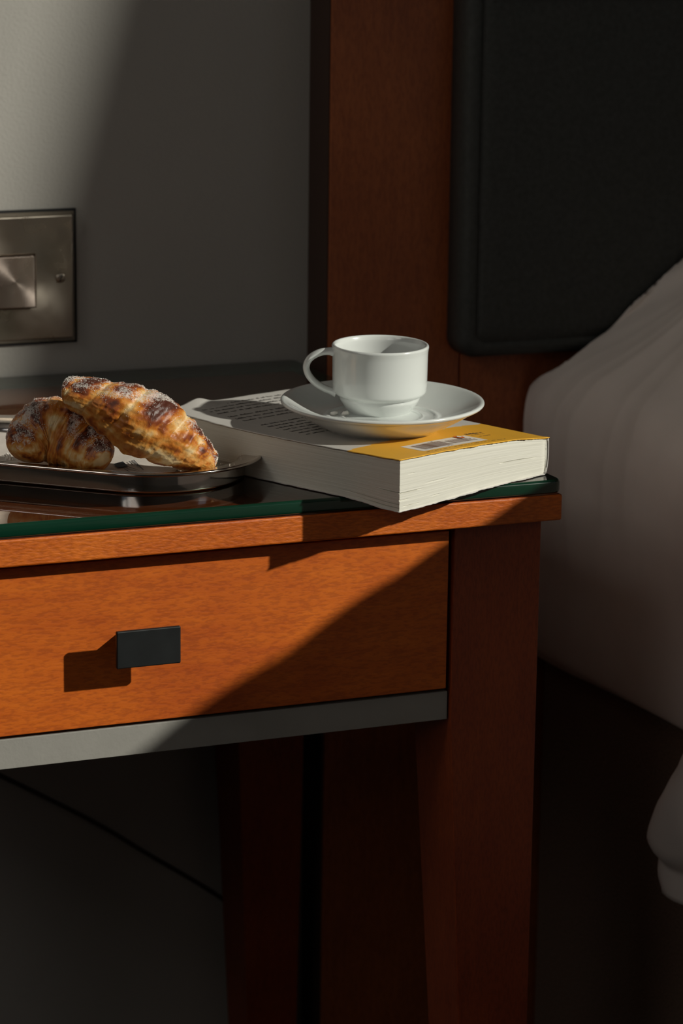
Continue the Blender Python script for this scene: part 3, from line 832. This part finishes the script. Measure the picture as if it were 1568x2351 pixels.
for k in range(8):
    bm.faces.new((V[0][k], V[0][k+1], back[0][k+1], back[0][k])); bm.faces.new((V[-1][k], back[1][k], back[1][k+1], V[-1][k+1]))
for k, c in ((0, 0), (-1, -1)):
    col = [r[k] for r in V]; bm.faces.new(col + [back[1][c], back[0][c]])
ro = obj('rocker', bm, M_rocker, bevel=0.0005, segs=2); rel(ro, sw)
bm = bmesh.new(); lathe(bm, [(0.0031, 0.0), (0.0031, 0.0004), (0.0027, 0.0009), (0.0018, 0.0013), (0.0, 0.0014)], 40)
s1 = obj('screw', bm, M_plate, smooth=True); s1.rotation_euler = (PI / 2, 0, 0); s1.location = (-0.1619, YW - 0.0057, 0.0624); rel(s1, sw)
bm = bmesh.new(); box(bm, -0.0025, 0.0025, -0.0004, 0.0004, 0.0009, 0.0015); o = obj('slot', bm, M_black); o.parent = s1; o.rotation_euler = (0, 0, 1.2)
s2 = s1.copy(); C.objects.link(s2); s2.location.x = -0.2217
d = o.copy(); C.objects.link(d); d.parent = s2

# ------------------------------------------------------------------ cable on the wall below the table
a = hit(-60, 1752, 1, YW - 0.004); b = hit(520, 2072, 1, YW - 0.004); m1 = hit(200, 1880, 1, YW - 0.004); m2 = hit(340, 1962, 1, YW - 0.004)
path = spline([(a.x, YW - .0017, a.z), (m1.x, YW - .0017, m1.z), (m2.x, YW - .0017, m2.z), (b.x, YW - .0017, b.z), (0.005, YW - .0017, b.z - .05)], 60)
rows = []
for i, p in enumerate(path):
    q = Vector(path[min(len(path)-1, i+1)]) - Vector(path[max(0, i-1)]); q.normalize(); n = q.cross(Vector((0, 1, 0))).normalized(); Y = Vector((0, 1, 0))
    rows.append([Vector(p) + n * 0.0014 * math.cos(2*PI*k/10) + Y * 0.0014 * math.sin(2*PI*k/10) for k in range(10)])
bm = bmesh.new(); grid(bm, rows, closed_v=True, cap=True)
tag(obj('cable', bm, M_cable, smooth=True), 'thin dark cable slanting down the wall under the table', 'cable')

# ------------------------------------------------------------------ headboard
hb = empty('headboard', (0.9, 0.34, 0.5), 'padded black leatherette headboard with stitched border, behind the bed', 'headboard')
HX0, HX1, HZ0, HZ1, HY = hit(1062, 700, 1, 0.337).x, 1.80, hit(1110, 824, 1, 0.337).z, 0.62, 0.337
bm = bmesh.new()
def rr_loop(x0, x1, z0, z1, r, y, n=6):
    pts = []
    for cx, cz, a0 in ((x1 - r, z0 + r, -90), (x1 - r, z1 - r, 0), (x0 + r, z1 - r, 90), (x0 + r, z0 + r, 180)):
        for k in range(n + 1):
            a_ = math.radians(a0 + 90 * k / n); pts.append((cx + r * math.cos(a_), y, cz + r * math.sin(a_)))
    return pts
loops = []
for ins, y in ((0.0, PF - 0.0003), (0.0, HY + 0.008), (0.0008, HY + 0.0045), (0.003, HY + 0.0015), (0.0065, HY + 0.0002), (0.0098, HY), (0.0106, HY + 0.0013), (0.0114, HY), (0.020, HY - 0.0012)):
    loops.append(rr_loop(HX0 + ins, HX1 - ins, HZ0 + ins, HZ1 - ins, 0.013 - min(ins, .006), y))
V = grid(bm, loops, closed_v=True)
bm.faces.new(V[-1]); bm.faces.new(V[0][::-1])
rel(obj('padding', bm, M_leather, smooth=True), hb)
bm = bmesh.new()
zt = 0.2358
z = HZ0 + 0.016
while z < 0.56:                 # stitches along the side seam
    box(bm, HX0 + 0.0112, HX0 + 0.0117, HY - 0.0004, HY + 0.0006, z, z + 0.0022); z += 0.0034
x = HX0 + 0.016
while x < 1.0:                  # horizontal quilting seam near the frame top
    box(bm, x, x + 0.0024, HY - 0.0016, HY - 0.0006, zt, zt + 0.0005); x += 0.0036
rel(tag(obj('stitching', bm, M_seam), kind='stuff'), hb)

# ------------------------------------------------------------------ bed
bed = empty('bed', (0.95, -0.6, ZF), 'bed with brown cloth divan base beside the table', 'bed')
boxobj('divan_base', 0.170, 1.78, -1.65, 0.355, ZF + 0.02, -0.20, M_divan, bed, bevel=0.006)
boxobj('mattress', 0.20, 1.77, -1.63, 0.350, -0.1995, -0.075, M_sheet, bed, bevel=0.02)
ZSH = [(0.36, -0.006), (0.12, -0.010), (0.05, 0.010), (-0.03, 0.052), (-0.11, 0.092), (-0.149, 0.1074), (-0.178, 0.117), (-0.238, 0.1305), (-0.283, 0.138), (-0.317, 0.1435), (-0.50, 0.158), (-1.7, 0.165)]
def zshoulder(y):
    for (ya_, za_), (yb_, zb_) in zip(ZSH, ZSH[1:]):
        if y >= yb_: return za_ + (zb_ - za_) * (ya_ - y) / (ya_ - yb_) + (0.007 if y < -0.1 else 0.007 * sm(0.12, -0.1, y))
    return ZSH[-1][1]
def xside(y): return 0.150 + 0.004 * sm(0.1, -0.2, y)
def xdrape(y): return 0.170 - 0.016 * sm(0.1, -0.2, y)
def bedding():
    rnd = random.Random(5)
    cr = sorted(rnd.uniform(-1.3, 0.6) for _ in range(90))
    NY, NT = 520, 150
    ya, apex_s = 0.245, 1.0
    def pleat(q):
        v = 0.0
        v += 0.55 * noise.ridged_multi_fractal(Vector((q * 10, 0.3, 1.7)), 1.0, 2.0, 2, 1.0, 2.0) - 0.55
        v += 0.6 * nz(q * 6, 5.0)
        return v
    rows = []
    for i in range(NY + 1):
        y = 0.3560 - (0.3560 + 1.60) * (i / NY) ** 1.7
        zs, xs = zshoulder(y), xside(y)
        kf = sm(0.20, 0.02, y)          # the plumped pillow only lies at the head end
        ztp = (zs + 0.085 + 0.10 * sm(0.36, 0.15, y)) * (1 - kf) + (zs + 0.0) * kf
        prof = [(xs + 0.012, -0.207 + 0.009 * sm(0.36, 0.12, y)), (xs + 0.0075, -0.19), (xs + 0.003, -0.12), (xs - 0.001, zs - 0.055), (xs + 0.0005, zs - 0.028), (xs + 0.006, zs - 0.010), (xs + 0.017, zs + 0.004),
                (xs + 0.040, zs + 0.020 - 0.010 * kf), (xs + 0.072, zs + 0.043 - 0.029 * kf), (xs + 0.120, zs + 0.079 - 0.063 * kf), (xs + 0.20, ztp + 0.03), (xs + 0.35, ztp + 0.045), (xs + 0.8, ztp + 0.03), (xs + 1.60, ztp)]
        pr = spline(prof, NT); row = []
        for j, (x, z) in enumerate(pr):
            a = pr[max(0, j-1)]; b = pr[min(NT, j+1)]
            tx, tz = b[0]-a[0], b[1]-a[1]; L = math.hypot(tx, tz) or 1; nx, nzz = -tz / L, tx / L
            h = max(0.0, min(1.0, (z - (zs - 0.02)) / 0.105)) * sm(0.5, 0.2, x)
            q = ya + (y - ya) / (1 - 0.86 * h) if h < 1 else ya
            q2 = q + 0.05 * (z - zs) * (1 - h) + 0.008 * nz(y * 8, z * 6, 3)
            amp = 0.0115 * (0.12 + 0.88 * sm(-0.20, -0.03, z)) * (1 - 0.55 * h)
            d = amp * pleat(q2) * sm(0.7, 0.3, x) + 0.005 * fbm(y * 5, z * 5, x * 5) * sm(-0.21, -0.1, z)
            row.append((x + nx * d, y, z + nzz * d))
        for j, p in enumerate(row):      # tucks in front of the headboard above its lower edge
            row[j] = (p[0], min(p[1], 0.356 - 0.024 * sm(-0.022, -0.002, p[2])), p[2])
        rows.append(row)
    bm = bmesh.new(); grid(bm, rows)
    o = obj('bed_cover', bm, M_sheet, smooth=True)
    s = o.modifiers.new('thick', 'SOLIDIFY'); s.thickness = 0.003; s.offset = 0
    tag(o, 'white pleated cotton cover draped over the bed side', 'bedding')
bedding()
def duvet():
    """loose end of the quilt hanging lower over the bed side, nearer the camera"""
    NY, NT = 160, 90
    rows = []
    for i in range(NY + 1):
        v = i / NY; row = []
        for j in range(NT + 1):
            w = j / NT                     # 0 top .. 1 hem
            z0 = 0.02; hem = -0.276 - 0.10 * sm(0.0, 0.35, v) - 0.006 * math.sin(v * 40)
            z = z0 + (hem - z0) * w
            yedge = -0.06 + 0.128 * sm(0.0, 0.72, w) + 0.040 * sm(0.62, 0.95, w) - 0.004 * sm(0.96, 1, w)
            y = yedge - (1.2 + yedge) * v ** 1.3
            x = xdrape(y) - 0.019 - 0.028 * sm(0.05, 0.8, w) + 0.014 * sm(0.86, 1.0, w) + 0.004 * math.sin(v * 60 + 3 * w) * w - 0.006 * math.sin(PI * min(1, v * 14)) + 0.02 * (1 - sm(0, 0.03, v)) * (0.3 + w * 0.7)
            x += 0.003 * fbm(y * 14, z * 14, 1)
            # the fold just above the hem
            x += 0.006 * math.exp(-((w - 0.90 - 0.03 * math.sin(v * 30)) / 0.025) ** 2)
            row.append((x, y, z))
        rows.append(row)
    bm = bmesh.new(); grid(bm, rows)
    o = obj('duvet', bm, M_sheet, smooth=True)
    s = o.modifiers.new('thick', 'SOLIDIFY'); s.thickness = 0.004; s.offset = 1
    tag(o, 'hanging hem of the white duvet low at the right, in front of the divan', 'duvet')
duvet()
